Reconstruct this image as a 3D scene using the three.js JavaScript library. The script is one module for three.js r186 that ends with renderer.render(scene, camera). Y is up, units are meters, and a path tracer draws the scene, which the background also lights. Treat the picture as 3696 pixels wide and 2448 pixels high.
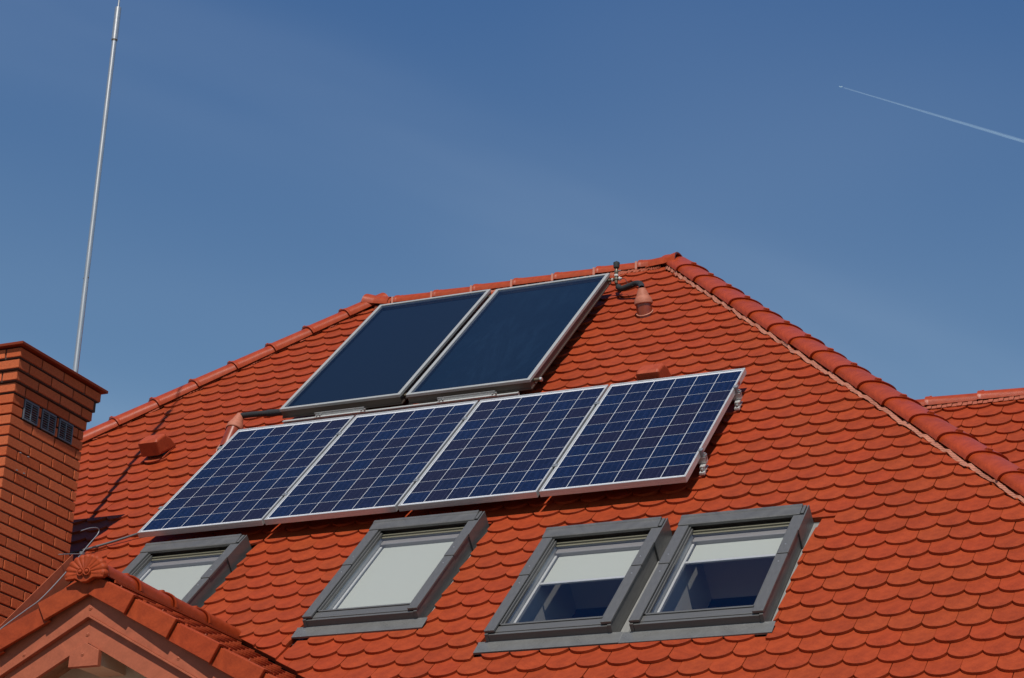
import * as THREE from 'three';
import { mergeGeometries, mergeVertices } from 'three/addons/utils/BufferGeometryUtils.js';
import { RoundedBoxGeometry } from 'three/addons/geometries/RoundedBoxGeometry.js';
import { ImprovedNoise } from 'three/addons/math/ImprovedNoise.js';

// ---------------------------------------------------------------- camera, sky, sun, exposure
const V3 = (x, y, z) => new THREE.Vector3(x, y, z);
const scene = new THREE.Scene();
const CAM = V3(8.4633, -4.3098, 12.1879);
const camera = new THREE.PerspectiveCamera(17.6035, 1024 / 678, 0.1, 90000);
{
  const right = V3(0.91241859, 0.03600693, -0.40767122);
  const up = V3(0.12145639, 0.92742173, 0.35374749);
  const back = V3(0.3908205, -0.37228006, 0.84182355);
  camera.position.copy(CAM);
  camera.quaternion.setFromRotationMatrix(new THREE.Matrix4().makeBasis(right, up, back));
  camera.updateMatrixWorld(true);
}
const PX = (p) => p.clone().project(camera);          // used only to decide which tiles show largest

const renderer = new THREE.WebGLRenderer({ antialias: true });
renderer.toneMapping = THREE.LinearToneMapping;
renderer.toneMappingExposure = 1.0;
renderer.shadowMap.enabled = true;
renderer.setSize(1024, 678);

const SUN = V3(0.195, 0.802, 0.610).normalize();
const sun = new THREE.DirectionalLight(new THREE.Color().setRGB(1, 0.955, 0.88), 4.6);
sun.position.copy(SUN).multiplyScalar(60);
sun.target.position.set(2, 0, -1);
sun.castShadow = true;
sun.shadow.mapSize.set(4096, 4096);
sun.shadow.camera.left = -14; sun.shadow.camera.right = 14; sun.shadow.camera.top = 14; sun.shadow.camera.bottom = -14;
sun.shadow.camera.near = 1; sun.shadow.camera.far = 120; sun.shadow.radius = 1;
scene.add(sun, sun.target);

const noise = new ImprovedNoise();
const fbm = (x, y, z, o = 4) => { let s = 0, a = 0.5, f = 1; for (let i = 0; i < o; i++) { s += a * noise.noise(x * f, y * f, z * f + i * 7.3); a *= 0.5; f *= 2.03; } return s; };
const smooth = (a, b, x) => { const t = Math.min(1, Math.max(0, (x - a) / (b - a))); return t * t * (3 - 2 * t); };
{ // clear sky with a breath of cirrus, as an equirectangular map
  const w = 2048, h = 1024, d = new Float32Array(w * h * 4);
  for (let j = 0; j < h; j++) {
    const el = ((j + 0.5) / h - 0.5) * Math.PI, ce = Math.cos(el), y = Math.sin(el);
    const e = Math.max(el, 0) * 180 / Math.PI, k = Math.exp(-e / 12);
    for (let i = 0; i < w; i++) {
      const az = ((i + 0.5) / w - 0.5) * Math.PI * 2, x = Math.cos(az) * ce, z = Math.sin(az) * ce;
      let c = 0;
      if (y > 0.05) {
        const px = x / (y + 0.12), pz = z / (y + 0.12), a = px * 0.548 - pz * 0.8365, b = px * 0.8365 + pz * 0.548;
        const wv = 0.10 * fbm(a * 1.3, b * 1.1, 4.7, 3);
        for (let q = -9; q <= 9; q++) {                                 // long thin streaks, some distance apart
          const b0 = -1.394 + q * 0.47 + 0.13 * Math.sin(q * 2.3), wd = 0.030 + 0.022 * Math.sin(q * 4.1 + 1.0), u = (b - b0 + wv) / wd;
          if (Math.abs(u) < 5) c += Math.exp(-u * u * 0.35) * (0.55 + 0.9 * fbm(a * 1.7 + q * 3.3, b * 9, 1.9, 4));
        }
        c = Math.max(0, c) * smooth(0.06, 0.25, y) + 0.5 * smooth(0.0, 0.5, fbm(px * 1.2 + 2.0, pz * 1.2, 6.6, 3));
      }
      const o = (j * w + i) * 4;
      d[o] = 0.009 + 0.62 * k + 0.052 * c;
      d[o + 1] = 0.064 + 0.93 * k + 0.054 * c;
      d[o + 2] = 0.240 + 0.91 * k + 0.048 * c;
      d[o + 3] = 1;
    }
  }
  const t = new THREE.DataTexture(d, w, h, THREE.RGBAFormat, THREE.FloatType);
  t.mapping = THREE.EquirectangularReflectionMapping;
  t.magFilter = t.minFilter = THREE.LinearFilter; t.needsUpdate = true;
  scene.background = t; scene.environment = t;
}

// ---------------------------------------------------------------- helpers
let seed = 20471;
const rnd = () => { seed |= 0; seed = seed + 0x6D2B79F5 | 0; let t = Math.imul(seed ^ seed >>> 15, 1 | seed); t = t + Math.imul(t ^ t >>> 7, 61 | t) ^ t; return ((t ^ t >>> 14) >>> 0) / 4294967296; };
const rr = (a, b) => a + (b - a) * rnd();
const AL = 0.774711, SA = Math.sin(AL), CA = Math.cos(AL);
const NRM = V3(0, CA, SA), UPS = V3(0, SA, -CA), EX = V3(1, 0, 0);
const LIFT = -0.15;                                                   // roof plane below the panel plane
const rp = (u, v, h = 0) => V3(u, v * SA + (h + LIFT) * CA, -v * CA + (h + LIFT) * SA);
const roofM = (u, v, h = 0) => new THREE.Matrix4().makeBasis(EX, UPS, NRM).setPosition(rp(u, v, h));
const taken = {};
const numbered = (n) => { const k = taken[n] = (taken[n] ?? -1) + 1; return k ? `${n}_${String(k).padStart(3, '0')}` : n; };
const shade = (o) => { o.traverse((m) => { if (m.isMesh) { m.castShadow = true; m.receiveShadow = true; } }); return o; };
function put(o, parent, M) {                                          // place o under parent at the world matrix M
  const m = M.clone();
  if (parent !== scene) { parent.updateWorldMatrix(true, false); m.premultiply(parent.matrixWorld.clone().invert()); }
  m.decompose(o.position, o.quaternion, o.scale); parent.add(o); o.updateMatrixWorld(true); return o;
}
function thing(name, label, category, M, group) {
  const g = new THREE.Group(); g.name = numbered(name); put(g, scene, M);
  g.userData = { label, category }; if (group) g.userData.group = group; return g;
}
function mesh(name, geo, mat, parent, label) {
  const m = new THREE.Mesh(Array.isArray(geo) ? merged(geo) : geo, mat); m.name = name; if (parent) parent.add(m);
  m.castShadow = m.receiveShadow = true; if (label) m.userData.label = label; return m;
}
function merged(list) {
  const l = list.map((g) => { const n = g.index ? g.toNonIndexed() : g; for (const k of Object.keys(n.attributes)) if (!['position', 'normal', 'uv'].includes(k)) n.deleteAttribute(k); if (!n.attributes.uv) n.setAttribute('uv', new THREE.BufferAttribute(new Float32Array(n.attributes.position.count * 2), 2)); return n; });
  return l.length === 1 ? l[0] : mergeGeometries(l, false);
}
const T = (g, x = 0, y = 0, z = 0) => g.translate(x, y, z);
// box from min to max corner, softly rounded
function bx(x0, y0, z0, x1, y1, z1, r = 0.0015) {
  const w = x1 - x0, h = y1 - y0, d = z1 - z0;
  const g = r > 0 ? new RoundedBoxGeometry(w, h, d, 1, Math.min(r, w * 0.3, h * 0.3, d * 0.3)) : new THREE.BoxGeometry(w, h, d);
  return T(g, (x0 + x1) / 2, (y0 + y1) / 2, (z0 + z1) / 2);
}
function tube(pts, r, seg = 40, rad = 10) { return new THREE.TubeGeometry(new THREE.CatmullRomCurve3(pts), seg, r, rad, false); }
function rod(a, b, r0, r1 = r0, n = 16) {
  const d = b.clone().sub(a), g = new THREE.CylinderGeometry(r1, r0, d.length(), n);
  g.applyQuaternion(new THREE.Quaternion().setFromUnitVectors(V3(0, 1, 0), d.clone().normalize()));
  return T(g, (a.x + b.x) / 2, (a.y + b.y) / 2, (a.z + b.z) / 2);
}
function lathe(profile, n = 24) { return new THREE.LatheGeometry(profile.map(([r, y]) => new THREE.Vector2(r, y)), n); }
function shapeGeo(pts, depth, bevel = 0, holes = []) {
  const s = new THREE.Shape(pts.map(([x, y]) => new THREE.Vector2(x, y)));
  for (const h of holes) s.holes.push(new THREE.Path(h.map(([x, y]) => new THREE.Vector2(x, y))));
  return new THREE.ExtrudeGeometry(s, { depth, bevelEnabled: bevel > 0, bevelThickness: bevel, bevelSize: bevel, bevelOffset: -bevel, bevelSegments: 1, curveSegments: 12 });
}

// ---------------------------------------------------------------- procedural textures and materials
function tex(n, rep, fn, srgb = true) {                                // fn(x, y in 0..1) -> [r,g,b] 0..1 ; tiles by mirroring noise
  const d = new Uint8Array(n * n * 4);
  for (let j = 0; j < n; j++) for (let i = 0; i < n; i++) {
    const c = fn(i / n, j / n), o = (j * n + i) * 4;
    for (let k = 0; k < 3; k++) d[o + k] = Math.max(0, Math.min(255, c[k] * 255));
    d[o + 3] = 255;
  }
  const t = new THREE.DataTexture(d, n, n, THREE.RGBAFormat);
  t.wrapS = t.wrapT = THREE.RepeatWrapping; t.repeat.set(rep, rep);
  t.magFilter = THREE.LinearFilter; t.minFilter = THREE.LinearMipmapLinearFilter; t.generateMipmaps = true;
  if (srgb) t.colorSpace = THREE.SRGBColorSpace; t.needsUpdate = true; return t;
}
const per = (x, y, f, s, o = 4) => {                                   // periodic fbm on a torus
  const a = x * 2 * Math.PI, b = y * 2 * Math.PI, r = f / (2 * Math.PI);
  return fbm(Math.cos(a) * r + s, Math.sin(a) * r + Math.cos(b) * r * 1.3, Math.sin(b) * r - s, o);
};
const grain = (lo, amp, f1, f2, spk = 0, tint = [0, 0, 0], s = 1.7) => (x, y) => {
  const n = per(x, y, f1, s, 4) * amp + per(x, y, f2, s + 5, 2) * amp * 0.8;
  const k = spk && per(x, y, f2 * 1.6, s + 11, 1) > spk ? 0.07 : 0;
  return [lo + n + k + tint[0] * n, lo + n + k + tint[1] * n, lo + n + k + tint[2] * n];
};
const clayMap = tex(512, 1 / 0.55, grain(0.93, 0.14, 9, 60, 0.36, [0.1, 0.35, 0.6]));
const clayBump = tex(512, 1 / 0.32, grain(0.5, 0.5, 40, 130), false);
const metalMap = tex(256, 1 / 0.6, grain(0.93, 0.12, 6, 50, 0, [0, 0, 0], 4.1));
const metalRough = tex(256, 1 / 0.6, grain(0.72, 0.4, 5, 40, 0, [0, 0, 0], 8.3), false);
const brickMap = tex(512, 1 / 0.8, grain(0.9, 0.2, 12, 90, 0.33, [0.1, 0.3, 0.4], 6.2));
const lin = (r, g, b) => new THREE.Color().setRGB(r, g, b);
const mat = (c, rough, o = {}) => new THREE.MeshPhysicalMaterial({ color: c, roughness: rough, ...o });

const CLAY = [0.318, 0.0435, 0.0094];
const clayTint = (k, g = 1) => lin(CLAY[0] * k, CLAY[1] * k * g, CLAY[2] * k * g);
const clay = (k, g = 1, o = {}) => mat(clayTint(k, g), 0.62, { specularIntensity: 0.4, map: clayMap, bumpMap: clayBump, bumpScale: 0.0007, ...o });
const tileMats = [clay(1.0), clay(0.96, 0.98), clay(1.04, 1.03), clay(0.98, 1.10), clay(1.02, 0.94), clay(0.92, 1.02)];
const tileField = mat(lin(1, 1, 1), 0.62, { specularIntensity: 0.4, map: clayMap, bumpMap: clayBump, bumpScale: 0.0007, vertexColors: true });
const capMats = [clay(1.10, 1.02, { roughness: 0.40, specularIntensity: 0.5 }), clay(1.05, 1.0, { roughness: 0.42, specularIntensity: 0.5 }), clay(1.13, 0.98, { roughness: 0.38, specularIntensity: 0.5 })];
const glazed = mat(lin(0.25, 0.042, 0.014), 0.3, { map: clayMap });
const M = {
  underlay: mat(lin(0.04, 0.02, 0.014), 0.9),
  plainClay: clay(0.95),
  plainRoll: mat(lin(0.36, 0.085, 0.04), 0.6, { map: clayMap, side: THREE.DoubleSide }),
  clip: mat(lin(0.46, 0.20, 0.14), 0.3),
  roll: mat(lin(0.50, 0.19, 0.115), 0.6, { map: clayMap, side: THREE.DoubleSide }),
  alu: mat(lin(0.60, 0.60, 0.585), 0.42, { metalness: 0.35, map: metalMap, roughnessMap: metalRough }),
  caseBrown: mat(lin(0.11, 0.085, 0.068), 0.5, { metalness: 0.2, map: metalMap }),
  aluDark: mat(lin(0.30, 0.28, 0.26), 0.5, { metalness: 0.3, map: metalMap, roughnessMap: metalRough }),
  collectorFrame: mat(lin(0.46, 0.46, 0.435), 0.5, { metalness: 0.25, map: metalMap, roughnessMap: metalRough }),
  steel: mat(lin(0.60, 0.60, 0.59), 0.34, { metalness: 0.75, map: metalMap }),
  grille: mat(lin(0.13, 0.145, 0.165), 0.45, { metalness: 0.4 }),
  galv: mat(lin(0.27, 0.29, 0.31), 0.5, { metalness: 0.5, map: metalMap }),
  back: mat(lin(0.54, 0.55, 0.57), 0.6),
  grey: mat(lin(0.104, 0.102, 0.098), 0.55, { map: metalMap, roughnessMap: metalRough }),
  greyLight: mat(lin(0.130, 0.130, 0.126), 0.5, { map: metalMap, roughnessMap: metalRough }),
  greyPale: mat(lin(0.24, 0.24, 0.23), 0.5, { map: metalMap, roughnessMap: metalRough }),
  rubber: mat(lin(0.018, 0.018, 0.018), 0.75),
  foam: mat(lin(0.014, 0.014, 0.015), 0.85, { bumpMap: clayBump, bumpScale: 0.001 }),
  brass: mat(lin(0.16, 0.13, 0.09), 0.45, { metalness: 0.6, map: metalMap }),
  tape: mat(lin(0.60, 0.59, 0.56), 0.6),
  boot: mat(lin(0.43, 0.135, 0.075), 0.7, { map: clayMap }),
  hood: mat(lin(0.37, 0.058, 0.018), 0.55, { specularIntensity: 0.5, map: clayMap, bumpMap: clayBump, bumpScale: 0.0004 }),
  paint: mat(lin(0.370, 0.098, 0.048), 0.6, { specularIntensity: 0.5, map: metalMap }),
  mortar: mat(lin(0.055, 0.026, 0.018), 0.9),
  white: mat(lin(0.34, 0.34, 0.32), 0.7),
  blind: mat(lin(0.31, 0.325, 0.29), 0.9, { side: THREE.DoubleSide }),
  olive: mat(lin(0.15, 0.14, 0.10), 0.55),
  plaster: mat(lin(0.55, 0.46, 0.33), 0.9, { bumpMap: clayBump, bumpScale: 0.002 }),
  wood: mat(lin(0.30, 0.19, 0.11), 0.7, { map: brickMap }),
  dark: mat(lin(0.02, 0.02, 0.022), 0.8),
  paving: mat(lin(0.20, 0.17, 0.14), 0.95),
  absorber: mat(lin(0.0075, 0.0130, 0.022), 0.7, { specularIntensity: 0 }),
  absorberMottled: mat(lin(0.012, 0.023, 0.043), 0.7, { specularIntensity: 0, map: tex(512, 1, (x, y) => { const n = 0.72 + 0.10 * smooth(-0.2, 0.3, per(x, y * 0.4 + 0.1, 18, 3.3, 3)) * smooth(-0.2, 0.2, per(x, y, 4, 8.8, 2)) + per(x, y, 60, 1.3, 2) * 0.10; return [n * 0.9, n, n]; }) }),
};
const glass = new THREE.MeshPhysicalMaterial({ color: 0xffffff, transmission: 1, thickness: 0, roughness: 0.0, ior: 1.5 });
const solarGlass = new THREE.MeshPhysicalMaterial({ color: 0xffffff, transmission: 1, thickness: 0, roughness: 0.05, ior: 1.32 });
const brickMats = [[0.58, 0.126, 0.043], [0.50, 0.104, 0.036], [0.63, 0.146, 0.054], [0.54, 0.126, 0.047]].map((c) => mat(lin(...c), 0.8, { specularIntensity: 0.3, map: brickMap, bumpMap: clayBump, bumpScale: 0.0012 }));

// ---------------------------------------------------------------- plain tiles
const TW = 0.1811, TE = 0.1615, TT = 0.0168, RISE = 0.062, TLEN = 0.30, TILT = Math.atan(TT / TE);
function tileOutline(w = TW - 0.0022) {                                // counter-clockwise, notch level at y = 0
  const hw = w / 2, R = (hw * hw + RISE * RISE) / (2 * RISE), a = Math.asin(Math.min(1, hw / R)) , p = [];
  const n = 10; for (let i = 0; i <= n; i++) { const t = -a + 2 * a * i / n; p.push([R * Math.sin(t), -RISE + R - R * Math.cos(t)]); }
  p.push([hw, TLEN], [-hw, TLEN]); return p;
}
function clipPoly(p, nx, ny, c) {                                      // keep nx*x + ny*y <= c
  const out = [];
  for (let i = 0; i < p.length; i++) {
    const a = p[i], b = p[(i + 1) % p.length], da = nx * a[0] + ny * a[1] - c, db = nx * b[0] + ny * b[1] - c;
    if (da <= 0) out.push(a);
    if ((da < 0 && db > 0) || (da > 0 && db < 0)) { const t = da / (da - db); out.push([a[0] + (b[0] - a[0]) * t, a[1] + (b[1] - a[1]) * t]); }
  }
  return out.filter((q, i) => { const r = out[(i + 1) % out.length]; return Math.hypot(q[0] - r[0], q[1] - r[1]) > 1e-4; });
}
const area = (p) => { let s = 0; for (let i = 0; i < p.length; i++) { const a = p[i], b = p[(i + 1) % p.length]; s += a[0] * b[1] - a[1] * b[0]; } return s / 2; };
function plate(p, t = TT, b = 0.0016, uo = 0, vo = 0) {                // a bevelled plate over a convex outline, open below
  const n = p.length, ins = [];
  for (let i = 0; i < n; i++) {
    const A = p[(i + n - 1) % n], B = p[i], C = p[(i + 1) % n];
    let e1 = [B[0] - A[0], B[1] - A[1]], e2 = [C[0] - B[0], C[1] - B[1]];
    const l1 = Math.hypot(...e1), l2 = Math.hypot(...e2); const n1 = [-e1[1] / l1, e1[0] / l1], n2 = [-e2[1] / l2, e2[0] / l2];
    const m = [n1[0] + n2[0], n1[1] + n2[1]], k = b / Math.max(0.35, 1 + n1[0] * n2[0] + n1[1] * n2[1]);
    ins.push([B[0] + m[0] * k, B[1] + m[1] * k]);
  }
  const pos = [], uv = [];
  const tri = (...v) => { for (const [x, y, z] of v) { pos.push(x, y, z); uv.push(x + uo, y + z + vo); } };
  const cx = ins.reduce((s, q) => s + q[0], 0) / n, cy = ins.reduce((s, q) => s + q[1], 0) / n;
  for (let i = 0; i < n; i++) {
    const j = (i + 1) % n, a = ins[i], c = ins[j], A = p[i], C = p[j];
    tri([cx, cy, 0], [a[0], a[1], 0], [c[0], c[1], 0]);
    tri([A[0], A[1], -b], [C[0], C[1], -b], [c[0], c[1], 0]); tri([A[0], A[1], -b], [c[0], c[1], 0], [a[0], a[1], 0]);
    tri([A[0], A[1], -t], [C[0], C[1], -t], [C[0], C[1], -b]); tri([A[0], A[1], -t], [C[0], C[1], -b], [A[0], A[1], -b]);
  }
  const g = new THREE.BufferGeometry();
  g.setAttribute('position', new THREE.Float32BufferAttribute(pos, 3)); g.setAttribute('uv', new THREE.Float32BufferAttribute(uv, 2));
  g.computeVertexNormals(); return g;
}
const tileGeos = [0, 1, 2, 3, 4, 5].map((k) => plate(tileOutline(), TT, 0.0016, k * 0.731, k * 0.377));
/* lays rows of plain tiles on the slope whose local frame is that of `slope` (x along, y up the slope, z out).
   keep(outline in slope coordinates) -> outline or null ; the `limit` tiles that show largest become parts. */
function layTiles(slope, { u0, v0, k0, k1, umin, umax, keep, limit, hidden }) {
  const list = [];
  for (let k = k0; k <= k1; k++) {
    const v = v0 + k * TE, off = (k & 1) ? TW / 2 : 0;
    const i0 = Math.ceil((umin - u0 - off) / TW), i1 = Math.floor((umax - u0 - off) / TW);
    for (let i = i0; i <= i1; i++) {
      const u = u0 + off + i * TW + rr(-0.0015, 0.0015), vv = v + rr(-0.003, 0.003), rot = rr(-0.007, 0.007);
      const full = tileOutline().map(([x, y]) => [x + u, y + vv]);
      const cut = keep(full, u, vv); if (!cut || cut.length < 3 || area(cut) < 0.0012) continue;
      const whole = Math.abs(area(cut) - area(full)) < 1e-7;
      const z = 0.010 + rr(-0.0012, 0.0018);
      const wpos = V3(u, vv, 0).applyMatrix4(slope.matrixWorld), q = PX(wpos);
      const seen = Math.abs(q.x) < 1.02 && Math.abs(q.y) < 1.02 && !(hidden && hidden(u, vv));
      list.push({ u, vv, z, rot, cut: whole ? null : cut.map(([x, y]) => [x - u, y - vv]), seen, d: wpos.distanceTo(CAM), tone: Math.floor(rnd() * 6), geo: Math.floor(rnd() * 6), tilt: -TILT + rr(-0.006, 0.004) });
    }
  }
  const order = list.filter((t) => t.seen).sort((a, b) => a.d - b.d).slice(0, limit), chosen = new Set(order), rest = [];
  const X = new THREE.Object3D();
  for (const t of list) {
    const g = t.cut ? plate(t.cut, TT, 0.0014, t.geo * 0.731, t.tone * 0.377) : tileGeos[t.geo];
    if (chosen.has(t)) {
      const m = mesh('tile', g, tileMats[t.tone], slope); m.position.set(t.u, t.vv, t.z); m.rotation.set(t.tilt, 0, t.rot);
    } else {
      const c = g.clone(); X.position.set(t.u, t.vv, t.z); X.rotation.set(t.tilt, 0, t.rot); X.updateMatrix(); c.applyMatrix4(X.matrix);
      const col = new Float32Array(c.attributes.position.count * 3), C = tileMats[t.tone].color; for (let q = 0; q < col.length; q += 3) { col[q] = C.r; col[q + 1] = C.g; col[q + 2] = C.b; }
      c.setAttribute('color', new THREE.BufferAttribute(col, 3)); rest.push(c);
    }
  }
  if (rest.length) { const m = mesh('tile_field', mergeGeometries(rest, false), tileField, slope); m.userData.kind = 'stuff'; }
}
// ridge and hip caps: x across, y up, z along the axis from the wide end
function capGeo(L, R0, H0, R1, H1, { lip = true, lug = true, flare = 0 } = {}) {
  const N = 16, rings = lip ? [[0, 1.045], [0.022, 1.045], [0.030, 1.0], [L * 0.5, 0], [L, 1]] : [[0, 1 + flare], [L * 0.25, 1 + flare * 0.55], [L * 0.5, 1 + flare * 0.2], [L * 0.75, 1 + flare * 0.05], [L, 1]];
  const P = (s, k, th) => { const f = s / L, R = (R0 + (R1 - R0) * f) * k, H = (H0 + (H1 - H0) * f) * k; return V3(R * Math.sin(th), H * Math.pow(Math.max(0, Math.cos(th)), 0.78), s); };
  const pos = [], idx = [], uv = []; const rows = [];
  const add = (v, a, b) => { pos.push(v.x, v.y, v.z); uv.push(a, b); return pos.length / 3 - 1; };
  for (const [s, k] of rings) { const row = []; for (let i = 0; i <= N; i++) { const th = -Math.PI / 2 + Math.PI * i / N; const p = P(s, k || 1, th); row.push(add(p, i * 0.024, s)); } rows.push(row); }
  for (let r = 0; r + 1 < rows.length; r++) for (let i = 0; i < N; i++) { const a = rows[r][i], b = rows[r][i + 1], c = rows[r + 1][i], d = rows[r + 1][i + 1]; idx.push(a, b, c, b, d, c); }
  const inner = (s) => { const row = []; for (let i = 0; i <= N; i++) { const th = -Math.PI / 2 + Math.PI * i / N; row.push(add(P(s, 0.87 + (flare && !lip ? flare : 0), th), i * 0.024, s + 0.1)); } return row; };
  const e0 = rows[0].map((q) => add(V3(pos[q * 3], pos[q * 3 + 1], pos[q * 3 + 2]), 0, 0)), in0 = inner(0), in1 = inner(L * 0.9);
  for (let i = 0; i < N; i++) { idx.push(e0[i + 1], e0[i], in0[i], e0[i + 1], in0[i], in0[i + 1]); idx.push(in0[i + 1], in0[i], in1[i], in0[i + 1], in1[i], in1[i + 1]); }
  let g = new THREE.BufferGeometry(); g.setAttribute('position', new THREE.Float32BufferAttribute(pos, 3)); g.setAttribute('uv', new THREE.Float32BufferAttribute(uv, 2)); g.setIndex(idx); g.computeVertexNormals();
  const parts = [g];
  if (lug) { const l = shapeGeo([[-0.032, 0], [0.006, 0], [0.004, 0.017], [-0.012, 0.019]], 0.034, 0.002); l.rotateY(Math.PI / 2); parts.push(T(l, -0.017, H0 * 0.985, 0.012)); }
  return merged(parts);
}
const capBasis = (axis, up, at) => { const x = new THREE.Vector3().crossVectors(up, axis).normalize(), y = new THREE.Vector3().crossVectors(axis, x).normalize(); return new THREE.Matrix4().makeBasis(x, y, axis).setPosition(at); };

// ---------------------------------------------------------------- ground
const GY = -5.95;
{
  const g = new THREE.CircleGeometry(3000, 64); g.rotateX(-Math.PI / 2);
  const m = mesh('ground', g, M.paving, scene); m.position.y = GY; m.userData.kind = 'structure'; m.userData.label = 'paved yard around the house';
}

// ---------------------------------------------------------------- house
const house = thing('house', 'house with red clay tile hip roof, brick chimney and four grey roof windows', 'house', new THREE.Matrix4().setPosition(1.3, GY, -3.4));
const VR = 4.58, VE = -3.9;                                            // ridge and eave up the slope
const hipR = (v) => 2.889 + 0.713 * (4.342 - v), hipL = (v) => -0.75 + 0.713 * (v - 3.706);
const uRr = hipR(VR), uLl = hipL(VR);
const WINS = [[0.125, -1.333], [1.89, -1.333], [3.235, -1.683], [4.122, -1.690]], WW = 0.775, WL = 1.225;
const GX = 1.33, GYR = -1.03, GT = 0.543, GA = Math.atan(GT), GZ = 2.33;  // gable ridge, pitch, front
const CHX1 = -0.46, CHX0 = -1.24, CHZ1 = 0.945, CHZ0 = 0.115;          // chimney in plan

const holeRect = ([u, v]) => [[u + 0.03, v + 0.03], [u + WW - 0.03, v + 0.03], [u + WW - 0.03, v + WL - 0.03], [u + 0.03, v + WL - 0.03]];
const roof = mesh('roof', T(shapeGeo([[hipL(VE), VE], [hipR(VE), VE], [uRr, VR], [uLl, VR]], 0.08, 0, WINS.map(holeRect)), 0, 0, -0.125), M.underlay, null);
put(roof, house, roofM(0, 0, 0));
{
  const rects = [
    [WINS[0][0] - 0.05, WINS[0][0] + WW + 0.035, WINS[0][1] - 0.10, WINS[0][1] + WL + 0.02],
    [WINS[1][0] - 0.05, WINS[1][0] + WW + 0.035, WINS[1][1] - 0.10, WINS[1][1] + WL + 0.02],
    [WINS[2][0] - 0.05, WINS[3][0] + WW + 0.035, WINS[3][1] - 0.10, WINS[2][1] + WL + 0.02],
    [CHX0 - 0.02, CHX1 + 0.05, -1.55, -0.27]];
  const keep = (p) => {
    let q = clipPoly(p, 1, 0.713, hipR(0) - 0.02); q = q.length && clipPoly(q, -1, 0.713, -hipL(0) - 0.02);
    if (!q || q.length < 3) return null;
    q = clipPoly(q, 0, 1, VR - 0.03); if (q.length < 3) return null;
    // valleys of the cross gable
    const c = -1.319 + 0.045, side = p.reduce((s, a) => s + a[0], 0) / p.length > GX;
    const front = p.every((t) => t[1] < -2.72);                          // the strip of roof in front of the gable wall
    const a = front ? q : side ? clipPoly(q, -0.776, -1, -0.776 * GX - c) : clipPoly(q, 0.776, -1, 0.776 * GX - c);
    if (a.length < 3) return null; q = a;
    for (const [x0, x1, y0, y1] of rects) {
      let xa = 9, xb = -9, ya = 9, yb = -9; for (const [x, y] of q) { xa = Math.min(xa, x); xb = Math.max(xb, x); ya = Math.min(ya, y); yb = Math.max(yb, y); }
      if (xb <= x0 || xa >= x1 || yb <= y0 || ya >= y1) continue;
      const opts = [clipPoly(q, 1, 0, x0), clipPoly(q, -1, 0, -x1), clipPoly(q, 0, 1, y0), clipPoly(q, 0, -1, -y1)].filter((o) => o.length > 2);
      if (!opts.length) return null;
      q = opts.sort((m, n) => area(n) - area(m))[0];
      if (area(q) < 0.002) return null;
    }
    return q;
  };
  const hidden = (u, v) => (u > -0.03 && u < 3.95 && v > 0.32 && v < 2.0) || (u > 0.35 && u < 2.2 && v > 2.3 && v < 4.3);
  layTiles(roof, { u0: 5.497 - TW / 2, v0: -0.657, k0: -20, k1: 32, umin: -6.4, umax: 9.0, keep, limit: 299, hidden });
}
// eaves fascia and gutter of the front slope are below the picture: a plain board
mesh('eaves_board', bx(hipL(VE), VE - 0.03, -0.24, hipR(VE), VE - 0.004, -0.03, 0.003), M.paint, roof);

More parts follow.
